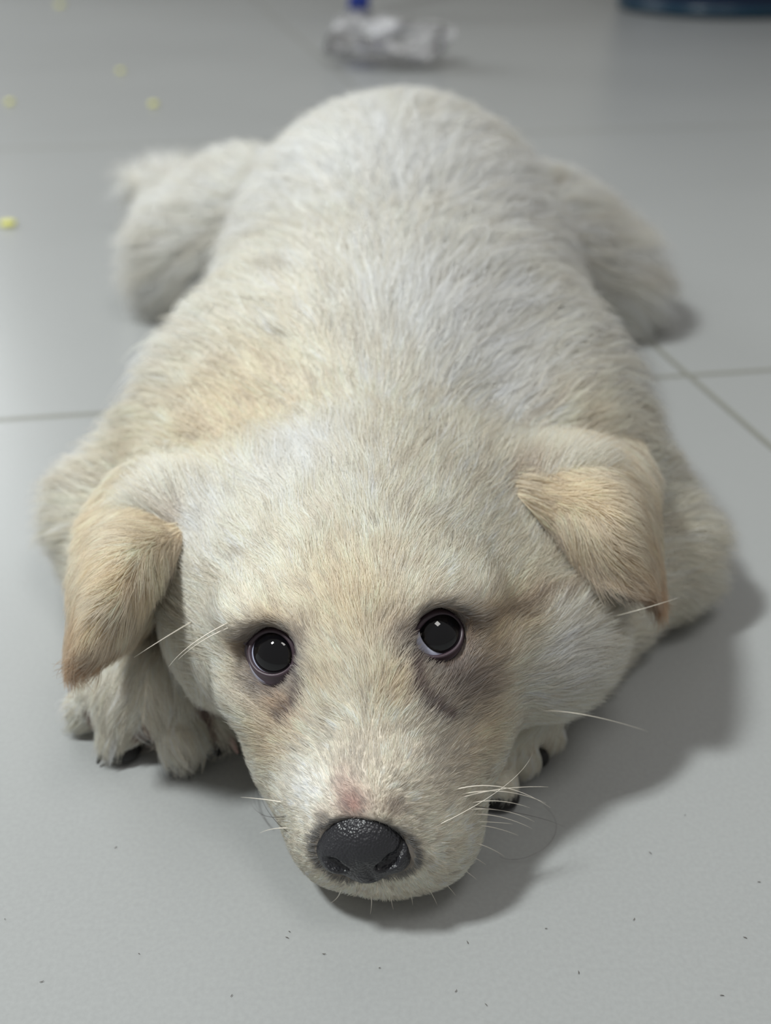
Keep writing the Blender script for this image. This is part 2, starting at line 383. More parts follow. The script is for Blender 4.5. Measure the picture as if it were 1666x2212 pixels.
def make_fur(name, V, Fc, n, parent, weight_fn, len_fn, flow_fn, col_fn, lift=0.35, clump=0.5, rad=8e-5, n_clump=0.04,
             curl=0.12, pts=5, colvar=0.10, label=None, min_z=0.0006, seed=1, rad_fn=None):
    rg = np.random.default_rng(seed)
    V = np.asarray(V, np.float64); tri = np.concatenate([Fc[:, [0, 1, 2]], Fc[:, [0, 2, 3]]])
    A, B, D = V[tri[:, 0]], V[tri[:, 1]], V[tri[:, 2]]
    nr = np.cross(B - A, D - A); ar = np.linalg.norm(nr, axis=1); cen = (A + B + D) / 3
    w = ar * weight_fn(cen, nr / (ar[:, None] + 1e-15))
    vn = np.zeros_like(V)
    for k in range(3): np.add.at(vn, tri[:, k], nr)
    vn /= np.linalg.norm(vn, axis=1)[:, None] + 1e-15
    cdf = np.cumsum(w); cdf /= cdf[-1]
    ti = np.searchsorted(cdf, rg.random(n))
    u = rg.random(n); v = rg.random(n); fl = u + v > 1; u[fl] = 1 - u[fl]; v[fl] = 1 - v[fl]
    k = (1 - u - v)[:, None]; u = u[:, None]; v = v[:, None]; t3 = tri[ti]
    R = k * A[ti] + u * B[ti] + v * D[ti]
    N = k * vn[t3[:, 0]] + u * vn[t3[:, 1]] + v * vn[t3[:, 2]]; N /= np.linalg.norm(N, axis=1)[:, None] + 1e-15
    Fl = flow_fn(R.astype(np.float32)).astype(np.float64)
    Fl -= N * (Fl * N).sum(1)[:, None]; Fl /= np.linalg.norm(Fl, axis=1)[:, None] + 1e-9
    # slow wander of the lay of the coat
    bt = np.cross(N, Fl)
    wob = 0.35 * (np.sin(R[:, 0] * 310 + 3 * np.sin(R[:, 1] * 170)) + np.sin(R[:, 1] * 260 + R[:, 2] * 340 + 2 * np.sin(R[:, 0] * 190)))
    Fl = Fl + bt * (wob * 0.45)[:, None] + rg.normal(0, 0.13, (n, 3))
    Fl -= N * (Fl * N).sum(1)[:, None] * 0.8; Fl /= np.linalg.norm(Fl, axis=1)[:, None]
    L = len_fn(R.astype(np.float32)) * rg.uniform(0.5, 1.2, n)
    lf = lift * rg.uniform(0.6, 1.4, n) * (1 + 0.5 * sstep(0.24, 0.34, R[:, 1]))
    t = np.linspace(0, 1, pts)
    ph = rg.uniform(0, 6.28, n)
    X = np.empty((n, pts, 3))
    for i, tt in enumerate(t):
        off = Fl * tt + N * (lf * (tt - 0.55 * tt * tt))[:, None] + bt * (curl * tt * np.sin(ph + 2.5 * tt))[:, None]
        off[:, 2] -= 0.10 * tt * tt
        X[:, i] = R + off * L[:, None]
    nc = max(8, int(n * n_clump)); ci = rg.choice(n, nc, replace=False)
    kd = KDTree(nc)
    for j, q in enumerate(ci): kd.insert(R[q], j)
    kd.balance()
    near = np.fromiter((kd.find(p)[1] for p in R), np.int64, n)
    cc = ci[near]
    off = X[cc] - R[cc][:, None]
    scale = (L / L[cc])[:, None, None]
    tgt = R[cc][:, None] + off * scale
    cw = clump * rg.uniform(0.2, 1.0, nc)[near]
    wgt = (cw[:, None] * (t ** 1.3)[None, :])[:, :, None]
    X = X * (1 - wgt) + tgt * wgt
    X[:, :, 2] = np.maximum(X[:, :, 2], min_z + 0.0004 * rg.random((n, 1)))
    col = col_fn(R.astype(np.float32))
    cv = rg.normal(0, colvar, n) + rg.normal(0, colvar, nc)[near]
    col = np.clip(col * (1 + cv)[:, None], 0.004, 0.92)
    hc = bpy.data.hair_curves.new(name)
    hc.add_curves([pts] * n)
    hc.attributes['position'].data.foreach_set('vector', X.astype(np.float32).ravel())
    ra = hc.attributes.get('radius') or hc.attributes.new('radius', 'FLOAT', 'POINT')
    rr = (rad if rad_fn is None else rad_fn(R))
    rr = rr * rg.uniform(0.7, 1.3, n)
    prof = 1 - 0.85 * t ** 1.6
    ra.data.foreach_set('value', (rr[:, None] * prof[None, :]).astype(np.float32).ravel())
    ca = hc.attributes.new('fur_color', 'FLOAT_COLOR', 'CURVE')
    ca.data.foreach_set('color', np.c_[col, np.ones(n)].astype(np.float32).ravel())
    na = hc.attributes.new('coat_normal', 'FLOAT_VECTOR', 'CURVE')
    NN = N + rg.normal(0, 0.22, (n, 3)) + 0.35 * Fl; NN /= np.linalg.norm(NN, axis=1)[:, None]
    na.data.foreach_set('vector', NN.astype(np.float32).ravel())
    hc.materials.append(M_FUR)
    o = bpy.data.objects.new(name, hc); C.objects.link(o)
    if parent is not None: parent_to(o, parent)
    return o

# ------------------------------------------------------------------ the floor
def floor_mat():
    m, nt, b = new_mat('glazed_floor_tile')
    N = nt.nodes; L = nt.links.new
    tc = N.new('ShaderNodeTexCoord')
    sep = N.new('ShaderNodeSeparateXYZ'); L(tc.outputs['Object'], sep.inputs[0])
    def math_(op, a, bb=None, cc=None):
        q = N.new('ShaderNodeMath'); q.operation = op
        for i, v in enumerate((a, bb, cc)):
            if v is None: continue
            if isinstance(v, (int, float)): q.inputs[i].default_value = v
            else: L(v, q.inputs[i])
        return q.outputs[0]
    def line(p, q, width, clip=None):
        p = np.array(p[:2]); q = np.array(q[:2]); d = (q - p) / np.linalg.norm(q - p); n = np.array([-d[1], d[0]])
        if abs(n[0]) < abs(n[1]) and n[1] < 0 or abs(n[0]) >= abs(n[1]) and n[0] < 0: n = -n
        dist = math_('ABSOLUTE', math_('ADD', math_('ADD', math_('MULTIPLY', sep.outputs[0], float(n[0])), math_('MULTIPLY', sep.outputs[1], float(n[1]))), float(-(n @ p))))
        mr = N.new('ShaderNodeMapRange'); mr.interpolation_type = 'SMOOTHSTEP'
        L(dist, mr.inputs[0]); mr.inputs[1].default_value = width * 0.30; mr.inputs[2].default_value = width * 0.60
        mr.inputs[3].default_value = 1; mr.inputs[4].default_value = 0
        return mr.outputs[0]
    g = None
    for p, q, w in GROUT:
        l = line(p, q, w); g = l if g is None else math_('MAXIMUM', g, l)
    n1 = N.new('ShaderNodeTexNoise'); n1.inputs['Scale'].default_value = 3.0; n1.inputs['Detail'].default_value = 3
    L(tc.outputs['Object'], n1.inputs['Vector'])
    ra = N.new('ShaderNodeValToRGB'); L(n1.outputs['Fac'], ra.inputs[0])
    ra.color_ramp.elements[0].position = 0.3; ra.color_ramp.elements[0].color = (*(srgb(151, 153, 153)), 1)
    ra.color_ramp.elements[1].position = 0.7; ra.color_ramp.elements[1].color = (*(srgb(157, 159, 159)), 1)
    n2 = N.new('ShaderNodeTexNoise'); n2.inputs['Scale'].default_value = 900; n2.inputs['Detail'].default_value = 2
    L(tc.outputs['Object'], n2.inputs['Vector'])
    sp = N.new('ShaderNodeMapRange'); L(n2.outputs['Fac'], sp.inputs[0])
    sp.inputs[1].default_value = 0.3; sp.inputs[2].default_value = 0.7; sp.inputs[3].default_value = 0.955; sp.inputs[4].default_value = 1.03
    mul = N.new('ShaderNodeVectorMath'); mul.operation = 'SCALE'; L(ra.outputs[0], mul.inputs[0]); L(sp.outputs[0], mul.inputs[3])
    mix = N.new('ShaderNodeMix'); mix.data_type = 'RGBA'; L(g, mix.inputs[0]); L(mul.outputs[0], mix.inputs[6])
    mix.inputs[7].default_value = (*srgb(127, 127, 119), 1)
    L(mix.outputs[2], b.inputs['Base Color'])
    b.inputs['Roughness'].default_value = 0.32
    b.inputs['Specular IOR Level'].default_value = 0.5
    bp = N.new('ShaderNodeBump'); bp.inputs['Strength'].default_value = 0.5; bp.inputs['Distance'].default_value = 0.0012
    inv = math_('SUBTRACT', 1.0, g); hh = math_('ADD', inv, math_('MULTIPLY', n2.outputs['Fac'], 0.04))
    L(hh, bp.inputs['Height']); L(bp.outputs[0], b.inputs['Normal'])
    return m
GROUT = [((-0.16430, 0.40906, 0.00000), (0.18080, 0.46223, 0.00000), 0.0036), ((0.12950, 0.50592, 0.00000), (0.15675, 0.38474, 0.00000), 0.0032),
         ((-0.24949, 0.93742, 0.00000), (0.29570, 1.01819, 0.00000), 0.0036), ((-0.49418, 1.87383, 0.00000), (0.26204, 1.90610, 0.00000), 0.006)]
M_FLOOR = floor_mat()
floor = mesh_obj('floor', [(-3, -1.0, 0), (3, -1.0, 0), (3, 3.6, 0), (-3, 3.6, 0)], [(0, 1, 2, 3)], M_FLOOR, smooth=False)
tag(floor, 'pale grey glazed floor tiles with thin grout lines', kind='structure')
M_WALL = plain('painted_wall', srgb(200, 198, 192), 0.7, 0.3)
wall = mesh_obj('wall_back', [(-3, 3.5, 0), (3, 3.5, 0), (3, 3.5, 2.6), (-3, 3.5, 2.6), (-3, 3.6, 0), (3, 3.6, 0), (3, 3.6, 2.6), (-3, 3.6, 2.6)],
                [(0, 1, 2, 3), (4, 7, 6, 5), (0, 4, 5, 1), (3, 2, 6, 7), (0, 3, 7, 4), (1, 5, 6, 2)], M_WALL, smooth=False)
tag(wall, 'pale painted wall closing the room', kind='structure')

# ------------------------------------------------------------------ the puppy
puppy = empty('puppy', (0, 0.3, 0), 'fluffy cream-white puppy sprawled on the pale tile floor with its chin down', 'puppy')
xs = np.unique(np.round(np.concatenate([np.arange(-0.185, -0.09, 0.0032), np.arange(-0.09, 0.075, 0.0014), np.arange(0.075, 0.165, 0.0032)]), 6))
ys = np.unique(np.round(np.concatenate([np.arange(0.135, 0.245, 0.0013), np.arange(0.245, 0.78, 0.0036)]), 6))
zs = np.unique(np.round(np.concatenate([np.arange(-0.002, 0.10, 0.0015), np.arange(0.10, 0.125, 0.003)]), 6))
BV, BF = surface_net(body_fn, xs, ys, zs)
body = mesh_obj('body', BV, BF, M_SKIN, puppy, colors=coat_color(BV) * 0.9)

def frame_of(n, roll):
    r = np.cross(n, [0, 0, 1.0]); r = -r; r /= np.linalg.norm(r)      # toward image right
    u = np.cross(n, r); u = u if u[2] > 0 else -u
    c, s = math.cos(roll), math.sin(roll)
    return r * c + u * s, -r * s + u * c
def coat_weight(P, Nn):
    w = np.ones(len(P))
    dn = np.linalg.norm((P - NOSE) * np.array([0.9, 0.55, 1.15]), axis=1)
    w *= dn > 0.0092
    for e, n, roll, a, b in ((EYE_L, N_L, -8, 0.0050, 0.0042), (EYE_R, N_R, 14, 0.0053, 0.0039)):
        r, u = frame_of(n, math.radians(roll)); r = r if r[0] > 0 else -r
        q = P - e; w *= ~((((q @ r) / (a + 0.0011)) ** 2 + ((q @ u) / (b + 0.0011)) ** 2 < 1) & (np.linalg.norm(q, axis=1) < 0.012))
    w *= ~((P[:, 2] < 0.004) & (Nn[:, 2] < -0.3))
    head = 1 - sstep(0.20, 0.30, P[:, 1])
    w *= 1.0 + 9.0 * head
    # sides that face away and down need fewer
    w *= np.where(Nn[:, 2] < -0.6, 0.15, 1.0)
    w *= np.where(P[:, 1] > 0.55, 0.45, 1.0)
    return w
def fur_radius(P):
    return 4.6e-5 + 1.0e-4 * sstep(0.20, 0.40, P[:, 1])
QUICK = 1.5
make_fur('fur', BV, BF, int(330000 * QUICK), body, coat_weight, coat_length, coat_flow, coat_color, rad_fn=fur_radius, seed=3)

def paw_weight(P, Nn):
    D = np.min([cone(f32(P), a, b, r, r) for a, b, r in TOES], axis=0)
    return ((D < 0.004) & (P[:, 2] > 0.006)) * (1.0 + 2.0 * (P[:, 1] < 0.212)) + 0.35 * ((P[:, 1] < 0.232) & (P[:, 2] < 0.04) & (P[:, 0] < -0.043) & (P[:, 2] > 0.008))
tuft = make_fur('paw_tufts', BV, BF, 9000, body, paw_weight, lambda P: np.full(len(P), 0.0078), coat_flow, coat_color, lift=0.30, clump=1.0, n_clump=0.02, rad=6e-5, curl=0.2, seed=21, colvar=0.15)

# ears
def catmull(rows, n):
    rows = np.array(rows, float); m = len(rows); out = []
    ext = np.concatenate([[2 * rows[0] - rows[1]], rows, [2 * rows[-1] - rows[-2]]])
    for u in np.linspace(0, m - 1, n):
        i = min(int(u), m - 2); t = u - i; p0, p1, p2, p3 = ext[i:i + 4]
        out.append(0.5 * (2 * p1 + (p2 - p0) * t + (2 * p0 - 5 * p1 + 4 * p2 - p3) * t * t + (3 * p1 - p0 - 3 * p2 + p3) * t ** 3))
    return np.array(out)
def ear_mesh(rows, thick=0.0024):
    R = np.array(rows, float)
    G = catmull(R, 34)
    G = np.stack([catmull(g, 22) for g in G])
    nu, nv = G.shape[:2]
    gu = np.gradient(G, axis=0); gv = np.gradient(G, axis=1); Nn = np.cross(gu, gv); Nn /= np.linalg.norm(Nn, axis=2)[..., None] + 1e-12
    if Nn[nu // 2, nv // 2] @ (np.array([0, 0, 0.2]) - G[nu // 2, nv // 2]) < 0: Nn = -Nn
    s = np.sin(np.linspace(0.0, math.pi, nv)) ** 0.5 * 0.9 + 0.1
    th = thick * s[None, :, None] * np.ones((nu, 1, 1)); th[-1] *= 0.3
    top = G + Nn * th * 0.5; bot = G - Nn * th * 0.5
    V = np.concatenate([top.reshape(-1, 3), bot.reshape(-1, 3)]); o = nu * nv
    Fc = []
    for i in range(nu - 1):
        for j in range(nv - 1):
            a = i * nv + j
            Fc.append((a, a + 1, a + nv + 1, a + nv)); Fc.append((a + o, a + nv + o, a + nv + 1 + o, a + 1 + o))
    rim = [(0, j) for j in range(nv)] + [(i, nv - 1) for i in range(1, nu)] + [(nu - 1, j) for j in range(nv - 2, -1, -1)] + [(i, 0) for i in range(nu - 2, 0, -1)]
    rim = [i * nv + j for i, j in rim]
    for k in range(len(rim)):
        a, b2 = rim[k], rim[(k + 1) % len(rim)]; Fc.append((a, a + o, b2 + o, b2))
    Fc = np.array(Fc)
    # make the outward winding agree with the normals
    f = Fc[2 * ((nu // 2) * (nv - 1) + nv // 2)]; fn = np.cross(V[f[1]] - V[f[0]], V[f[2]] - V[f[0]])
    if fn @ Nn[nu // 2, nv // 2] < 0: Fc = Fc[:, ::-1]
    return V, Fc, R
# every row runs from the edge by the face over the middle to the outer edge
EARS = [[[(-0.04102, 0.23302, 0.06893), (-0.05517, 0.26012, 0.06392), (-0.06834, 0.27126, 0.05659)],
         [(-0.04817, 0.22623, 0.06554), (-0.06387, 0.25465, 0.05677), (-0.07534, 0.24991, 0.05800)],
         [(-0.04988, 0.21525, 0.05772), (-0.05830, 0.20759, 0.06600), (-0.07506, 0.22097, 0.05600)],
         [(-0.06074, 0.23136, 0.02918), (-0.06014, 0.19146, 0.05800), (-0.07480, 0.20630, 0.04700)],
         [(-0.06730, 0.19584, 0.04200), (-0.07046, 0.19550, 0.04200), (-0.07491, 0.19973, 0.03900)]],
        [[(0.02397, 0.26103, 0.06200), (0.03858, 0.29078, 0.06200), (0.05271, 0.32106, 0.05600)],
         [(0.02973, 0.22730, 0.07150), (0.04646, 0.25285, 0.07050), (0.06776, 0.28541, 0.06000)],
         [(0.04182, 0.21794, 0.06065), (0.05143, 0.21859, 0.07200), (0.07178, 0.25800, 0.06000)],
         [(0.05255, 0.20600, 0.05600), (0.05856, 0.21180, 0.06000), (0.07085, 0.23826, 0.05200)],
         [(0.06276, 0.21313, 0.04700), (0.06563, 0.21375, 0.04600), (0.06837, 0.21771, 0.04400)]]]
for k, rows in enumerate(EARS):
    V, Fc, R = ear_mesh(rows)
    def ear_color(P, R=R):
        P = f32(P)
        tipd = np.linalg.norm(P - f32(R[4][1]), axis=1); base = np.linalg.norm(P - f32(R[0][1]), axis=1)
        col = TAN * 0.62 + CREAM * 0.38
        col = np.tile(col, (len(P), 1))
        w = np.exp(-(tipd / 0.014) ** 2)[:, None] * 0.7; col = col * (1 - w) + RUST * w
        inner = np.min([seg_dist(P, R[i][0], R[i + 1][0]) for i in range(2, 4)], axis=0)
        w = np.exp(-(inner / 0.0035) ** 2)[:, None] * 0.45; col = col * (1 - w) + RUST * 0.8 * w
        pat = 0.35 * (0.5 + 0.5 * np.sin(P[:, 0] * 330 + P[:, 1] * 210 + 2 * np.sin(P[:, 2] * 300)))[:, None]
        col = col * (1 - pat) + CREAM * pat
        w = np.exp(-(base / 0.024) ** 2)[:, None]; return col * (1 - w) + CREAM * w
    ear = mesh_obj('ear', V, Fc, M_SKIN, puppy, colors=ear_color(V) * 0.85)
    tag(ear, 'folded tan ear flap with a darker tip')
    def ear_flow(P, R=R, k=k):
        d = f32(R[4][1]) + np.array([-0.004 if k == 0 else 0.006, -0.004, -0.004]) - P; d /= np.linalg.norm(d, axis=1)[:, None] + 1e-9
        base = np.linalg.norm(P - f32(R[0][1]), axis=1)
        side = np.array([-0.7 if k == 0 else 0.9, 0.1, 0.0])
        return d + side * 0.5
    make_fur('fur', V, Fc, int(42000 * QUICK), ear, lambda P, N: np.where(N[:, 2] < -0.2, 0.3, 1.0), lambda P: np.full(len(P), 0.0078),
             ear_flow, ear_color, lift=0.38, rad=6e-5, clump=0.6, seed=11 + k)

# eyes with lids
M_SCLERA = plain('eye_white', srgb(196, 200, 222), 0.08, 0.6, coat=0.5)
def iris_mat():
    m, nt, b = new_mat('dark_iris')
    b.inputs['Base Color'].default_value = (0.002, 0.002, 0.003, 1); b.inputs['Roughness'].default_value = 0.03
    b.inputs['Specular IOR Level'].default_value = 0.5
    return m
M_IRIS = iris_mat()
M_LID = plain('dark_eyelid_skin', srgb(62, 48, 56), 0.42, 0.5)
def eye(e, n, roll, gaze, a, bt, bb):
    r, u = frame_of(n, roll)
    if r[0] < 0: r = -r
    c = e - n * 0.0050
    V = []; Fc = []; seg, rings = 40, 24
    for i in range(rings + 1):
        th = math.pi * i / rings
        for j in range(seg):
            w = 2 * math.pi * j / seg
            V.append(c + EYE_RAD * (math.cos(th) * n + math.sin(th) * (math.cos(w) * r + math.sin(w) * u)))
    for i in range(rings):
        for j in range(seg):
            j2 = (j + 1) % seg; Fc.append((i * seg + j, (i + 1) * seg + j, (i + 1) * seg + j2, i * seg + j2))
    eo = mesh_obj('eye', V, Fc, M_SCLERA, puppy)
    g = n + gaze[0] * r + gaze[1] * u; g /= np.linalg.norm(g); gr = np.cross(g, u); gr /= np.linalg.norm(gr); gu = np.cross(gr, g)
    V = []; Fc = []; rings = 12; am = 0.71
    for i in range(rings + 1):
        th = am * i / rings; bul = EYE_RAD * (1.012 + 0.075 * (1 - (i / rings) ** 2))
        for j in range(seg):
            w = 2 * math.pi * j / seg
            V.append(c + bul * (math.cos(th) * g + math.sin(th) * (math.cos(w) * gr + math.sin(w) * gu)))
    for i in range(rings):
        for j in range(seg):
            j2 = (j + 1) % seg; Fc.append((i * seg + j, (i + 1) * seg + j, (i + 1) * seg + j2, i * seg + j2))
    ir = mesh_obj('iris', V, Fc, M_IRIS, eo)
    tag(ir, 'near-black iris and pupil with bright catchlight')
    # lids: ring lofted from the eye opening out to the face
    V = []; Fc = []; K = 56
    prof = [(0.0, -0.0016), (0.0, 0.0), (0.0007, 0.0009), (0.0016, 0.0008), (0.0026, None), (0.0038, None)]
    for j in range(K):
        w = 2 * math.pi * j / K; cx, sx = math.cos(w), math.sin(w)
        bv = bt if sx > 0 else bb
        X = a * np.sign(cx) * abs(cx) ** 0.95; Yv = bv * np.sign(sx) * abs(sx) ** 1.15
        dr = np.array([cx, sx]); 
        for off, hgt in prof:
            off = off * (0.55 if sx < -0.1 else 1.0)
            x2 = X + dr[0] * off; y2 = Yv + dr[1] * off
            rad = min(math.hypot(x2, y2), EYE_RAD * 1.4)
            base = math.sqrt(max((EYE_RAD * 1.03) ** 2 - rad * rad, 0)) if rad < EYE_RAD * 1.03 else 0.0
            if hgt is not None:
                V.append(c + r * x2 + u * y2 + n * (base + hgt))
            else:
                p = c + r * x2 + u * y2 + n * (EYE_RAD * 0.72)
                for _ in range(6):
                    p = p - (body_fn(p[None])[0] - (0.0004 if off < 0.003 else -0.0004)) * grad(body_fn, p[None])[0]
                V.append(p)
    m = len(prof)
    for j in range(K):
        j2 = (j + 1) % K
        for i in range(m - 1): Fc.append((j * m + i, j * m + i + 1, j2 * m + i + 1, j2 * m + i))
    lid = mesh_obj('eyelid', V, Fc, M_LID, puppy)
    tag(lid, 'dark purplish eyelid rim')
eye(EYE_L, N_L, math.radians(-8), (0.06, 0.20), 0.0050, 0.0044, 0.0040)
eye(EYE_R, N_R, math.radians(14), (0.20, 0.14), 0.0053, 0.0040, 0.0038)

# nose
def nose_fn(P, carve=True):
    P = f32(P); q = P - f32(NOSE)
    d = ell(q, (0, 0.004, 0.0010), (0.0092, 0.0085, 0.0085))
    d = smin(d, ell(q, (-0.0060, 0.0020, -0.0012), (0.0042, 0.0060, 0.0044)), 0.003)
    d = smin(d, ell(q, (0.0062, 0.0020, -0.0012), (0.0042, 0.0060, 0.0044)), 0.003)
    d = smin(d, ell(q, (0.0004, 0.0010, -0.0050), (0.0044, 0.0046, 0.0034)), 0.003)
    if not carve: return d
    for a, b, r1, r2 in NOSTRILS: d = smax(d, -cone(P, a, b, r1, r2), 0.0009)
    return d
NOSTRILS = [((-0.01068, 0.15186, 0.02325), (-0.00878, 0.15183, 0.02189), 0.0014, 0.0011), ((0.00115, 0.15202, 0.02420), (-0.00087, 0.15188, 0.02268), 0.0015, 0.0012),
            ((-0.01242, 0.15253, 0.02388), (-0.01067, 0.15173, 0.02341), 0.0006, 0.0009), ((0.00337, 0.15356, 0.02590), (0.00115, 0.15188, 0.02435), 0.0006, 0.0010),
            ((0.00377, 0.15536, 0.02706), (0.00337, 0.15356, 0.02590), 0.0004, 0.0006), ((-0.00412, 0.15096, 0.02374), (-0.00272, 0.15180, 0.01837), 0.0002, 0.0006)]
def nose_mat():
    m, nt, b = new_mat('black_nose_leather')
    b.inputs['Base Color'].default_value = (*srgb(38, 38, 42), 1); b.inputs['Roughness'].default_value = 0.36
    vo = nt.nodes.new('ShaderNodeTexVoronoi'); vo.inputs['Scale'].default_value = 1700
    tc = nt.nodes.new('ShaderNodeTexCoord'); nt.links.new(tc.outputs['Object'], vo.inputs['Vector'])
    bp = nt.nodes.new('ShaderNodeBump'); bp.invert = True; bp.inputs['Strength'].default_value = 0.8; bp.inputs['Distance'].default_value = 0.00025
    nt.links.new(vo.outputs['Distance'], bp.inputs['Height']); nt.links.new(bp.outputs[0], b.inputs['Normal'])
    return m
g = lambda a, b, s: np.arange(a, b, s)
V, Fc = surface_net(nose_fn, NOSE[0] + g(-0.013, 0.013, 0.0003), NOSE[1] + g(-0.009, 0.013, 0.0003), NOSE[2] + g(-0.011, 0.010, 0.0003))
nose = mesh_obj('nose', V, Fc, nose_mat(), puppy)
tag(nose, 'black pebbled nose with two nostrils')

# claws and pads
M_CLAW = plain('dark_claw', srgb(34, 38, 36), 0.3, 0.5)
M_CLAW_P = plain('pink_claw', srgb(205, 175, 168), 0.35, 0.5)
M_PAD = plain('black_paw_pad', srgb(24, 22, 22), 0.6, 0.4)
def claw(a, b, mat, r=0.0014, label=None):
    a = np.array(a); b = np.array(b); m = (a + b) / 2 + np.array([0, 0, 0.0015])
    V, Fc = tube(bez([a, m, b], 9), [r * (1 - 0.8 * (i / 8) ** 1.5) for i in range(9)], 10)
    o = mesh_obj('claw', V, Fc, mat, puppy)
    if label: tag(o, label)
for i, (a, b, r) in enumerate(TOES):
    b = np.array(b); d = b - np.array(a); d[2] = 0; d /= np.linalg.norm(d)
    claw(b + d * r * 0.4 + np.array([0, 0, 0.0002]), b + d * (r + 0.0030) + np.array([0, 0, 0.0012 - b[2]]), M_CLAW_P if i == 3 else M_CLAW, 0.0019, label='pale pink claw' if i == 3 else 'dark claw')
def pad(c, r):
    V = []; Fc = []; s, q = 20, 12
    for i in range(q + 1):
        th = math.pi * i / q
        for j in range(s):
            w = 2 * math.pi * j / s
            V.append((c[0] + r[0] * math.sin(th) * math.cos(w), c[1] + r[1] * math.sin(th) * math.sin(w), max(c[2] + r[2] * math.cos(th), 0.0002)))
    for i in range(q):
        for j in range(s):
            Fc.append((i * s + j, i * s + (j + 1) % s, (i + 1) * s + (j + 1) % s, (i + 1) * s + j))
    tag(mesh_obj('paw_pad', V, Fc, M_PAD, puppy), 'black paw pad')
for a, b, r in TOES[1:]:
    pad((b[0], b[1] - 0.0034, 0.0032), (0.0048, 0.0048, 0.0032))

pad((0.03834, 0.20417, 0.00300), (0.0042, 0.0032, 0.0032))
pad((0.02864, 0.19028, 0.00300), (0.0048, 0.0034, 0.0032))

# whiskers
M_WH = plain('white_whisker', srgb(225, 218, 205), 0.4, 0.4)
M_WHD = plain('dark_whisker', srgb(70, 64, 62), 0.5, 0.3)
def whisker(pts, r=0.00017, mat=M_WH):
    P = bez(pts, 16)
    V, Fc = tube(P, [r * (1 - 0.85 * i / 15) for i in range(16)], 5)
    mesh_obj('whisker', V, Fc, mat, puppy)
WH = [[(0.01289, 0.16206, 0.03358), (0.02458, 0.16729, 0.03400), (0.03668, 0.16876, 0.02200)],
      [(0.01391, 0.16204, 0.03224), (0.02492, 0.16854, 0.03000), (0.03583, 0.17013, 0.02200)],
      [(0.01237, 0.16046, 0.03211), (0.02385, 0.16785, 0.03000), (0.03616, 0.17110, 0.02600)],
      [(0.01493, 0.16132, 0.02985), (0.02301, 0.16806, 0.02700), (0.03242, 0.17065, 0.02000)],
      [(0.01338, 0.15976, 0.02971), (0.02398, 0.16698, 0.02600), (0.03370, 0.17028, 0.01600)],
      [(0.01492, 0.16024, 0.02824), (0.02306, 0.16686, 0.02400), (0.03330, 0.17007, 0.01400)],
      [(0.01037, 0.15749, 0.02914), (0.01977, 0.16353, 0.02400), (0.02840, 0.16775, 0.01800)],
      [(0.01545, 0.15958, 0.02617), (0.02222, 0.16658, 0.02000), (0.03025, 0.16984, 0.01200)],
      [(0.01341, 0.15742, 0.02477), (0.02102, 0.16311, 0.01800), (0.02708, 0.16734, 0.00800)],
      [(0.01244, 0.15634, 0.02276), (0.01797, 0.16191, 0.01600), (0.02279, 0.16583, 0.00700)],
      [(0.01047, 0.15539, 0.02171), (0.01591, 0.16019, 0.01400), (0.02060, 0.16336, 0.00500)],
      [(0.00804, 0.15475, 0.01961), (0.01233, 0.15812, 0.01200), (0.01580, 0.16055, 0.00300)],
      [(0.00610, 0.15470, 0.01823), (0.00928, 0.15709, 0.01100), (0.01160, 0.15885, 0.00200)],
      [(0.03417, 0.18868, 0.03269), (0.04418, 0.18573, 0.03600), (0.06415, 0.19544, 0.02000)],
      [(-0.02146, 0.16598, 0.02634), (-0.02668, 0.16766, 0.02600), (-0.03290, 0.17386, 0.02000)],
      [(-0.01980, 0.16189, 0.02294), (-0.02476, 0.16524, 0.02000), (-0.02884, 0.17052, 0.01200)],
      [(-0.00334, 0.15724, 0.00932), (-0.00275, 0.15687, 0.00600), (-0.00340, 0.15717, 0.00100)],
      [(0.00471, 0.15617, 0.01285), (0.00577, 0.15647, 0.00800), (0.00614, 0.15965, 0.00100)],
      [(-0.00933, 0.15629, 0.01196), (-0.01011, 0.15911, 0.00400), (-0.01225, 0.15948, 0.00200)],
      [(0.00071, 0.15696, 0.01041), (0.00123, 0.15768, 0.00500), (0.00176, 0.15841, 0.00100)],
      [(-0.03374, 0.18742, 0.05949), (-0.04245, 0.17894, 0.06000), (-0.04773, 0.18351, 0.05000)],
      [(-0.03318, 0.18660, 0.05885), (-0.04032, 0.18311, 0.05800), (-0.04548, 0.18344, 0.05200)],
      [(-0.04475, 0.20057, 0.04991), (-0.04900, 0.18569, 0.05600), (-0.05678, 0.18923, 0.04800)],
      [(0.05387, 0.20932, 0.04406), (0.05798, 0.19728, 0.05500), (0.07118, 0.20972, 0.05000)]]
for w in WH: whisker(w)
for w in ([(0.01760, 0.16359, 0.02815), (0.03579, 0.16860, 0.02000), (0.04383, 0.18104, 0.00200)],
          [(-0.02033, 0.16370, 0.02523), (-0.02788, 0.16591, 0.02000), (-0.03340, 0.18809, 0.00400)],
          [(-0.01928, 0.16070, 0.02141), (-0.02816, 0.16860, 0.02000), (-0.03250, 0.19591, 0.00400)]):
    whisker(w, 0.00008, M_WHD)
whisker([(0.00939, 0.15677, 0.02854), (0.03010, 0.15863, 0.04000), (0.03585, 0.19061, 0.02000)], 0.00008)

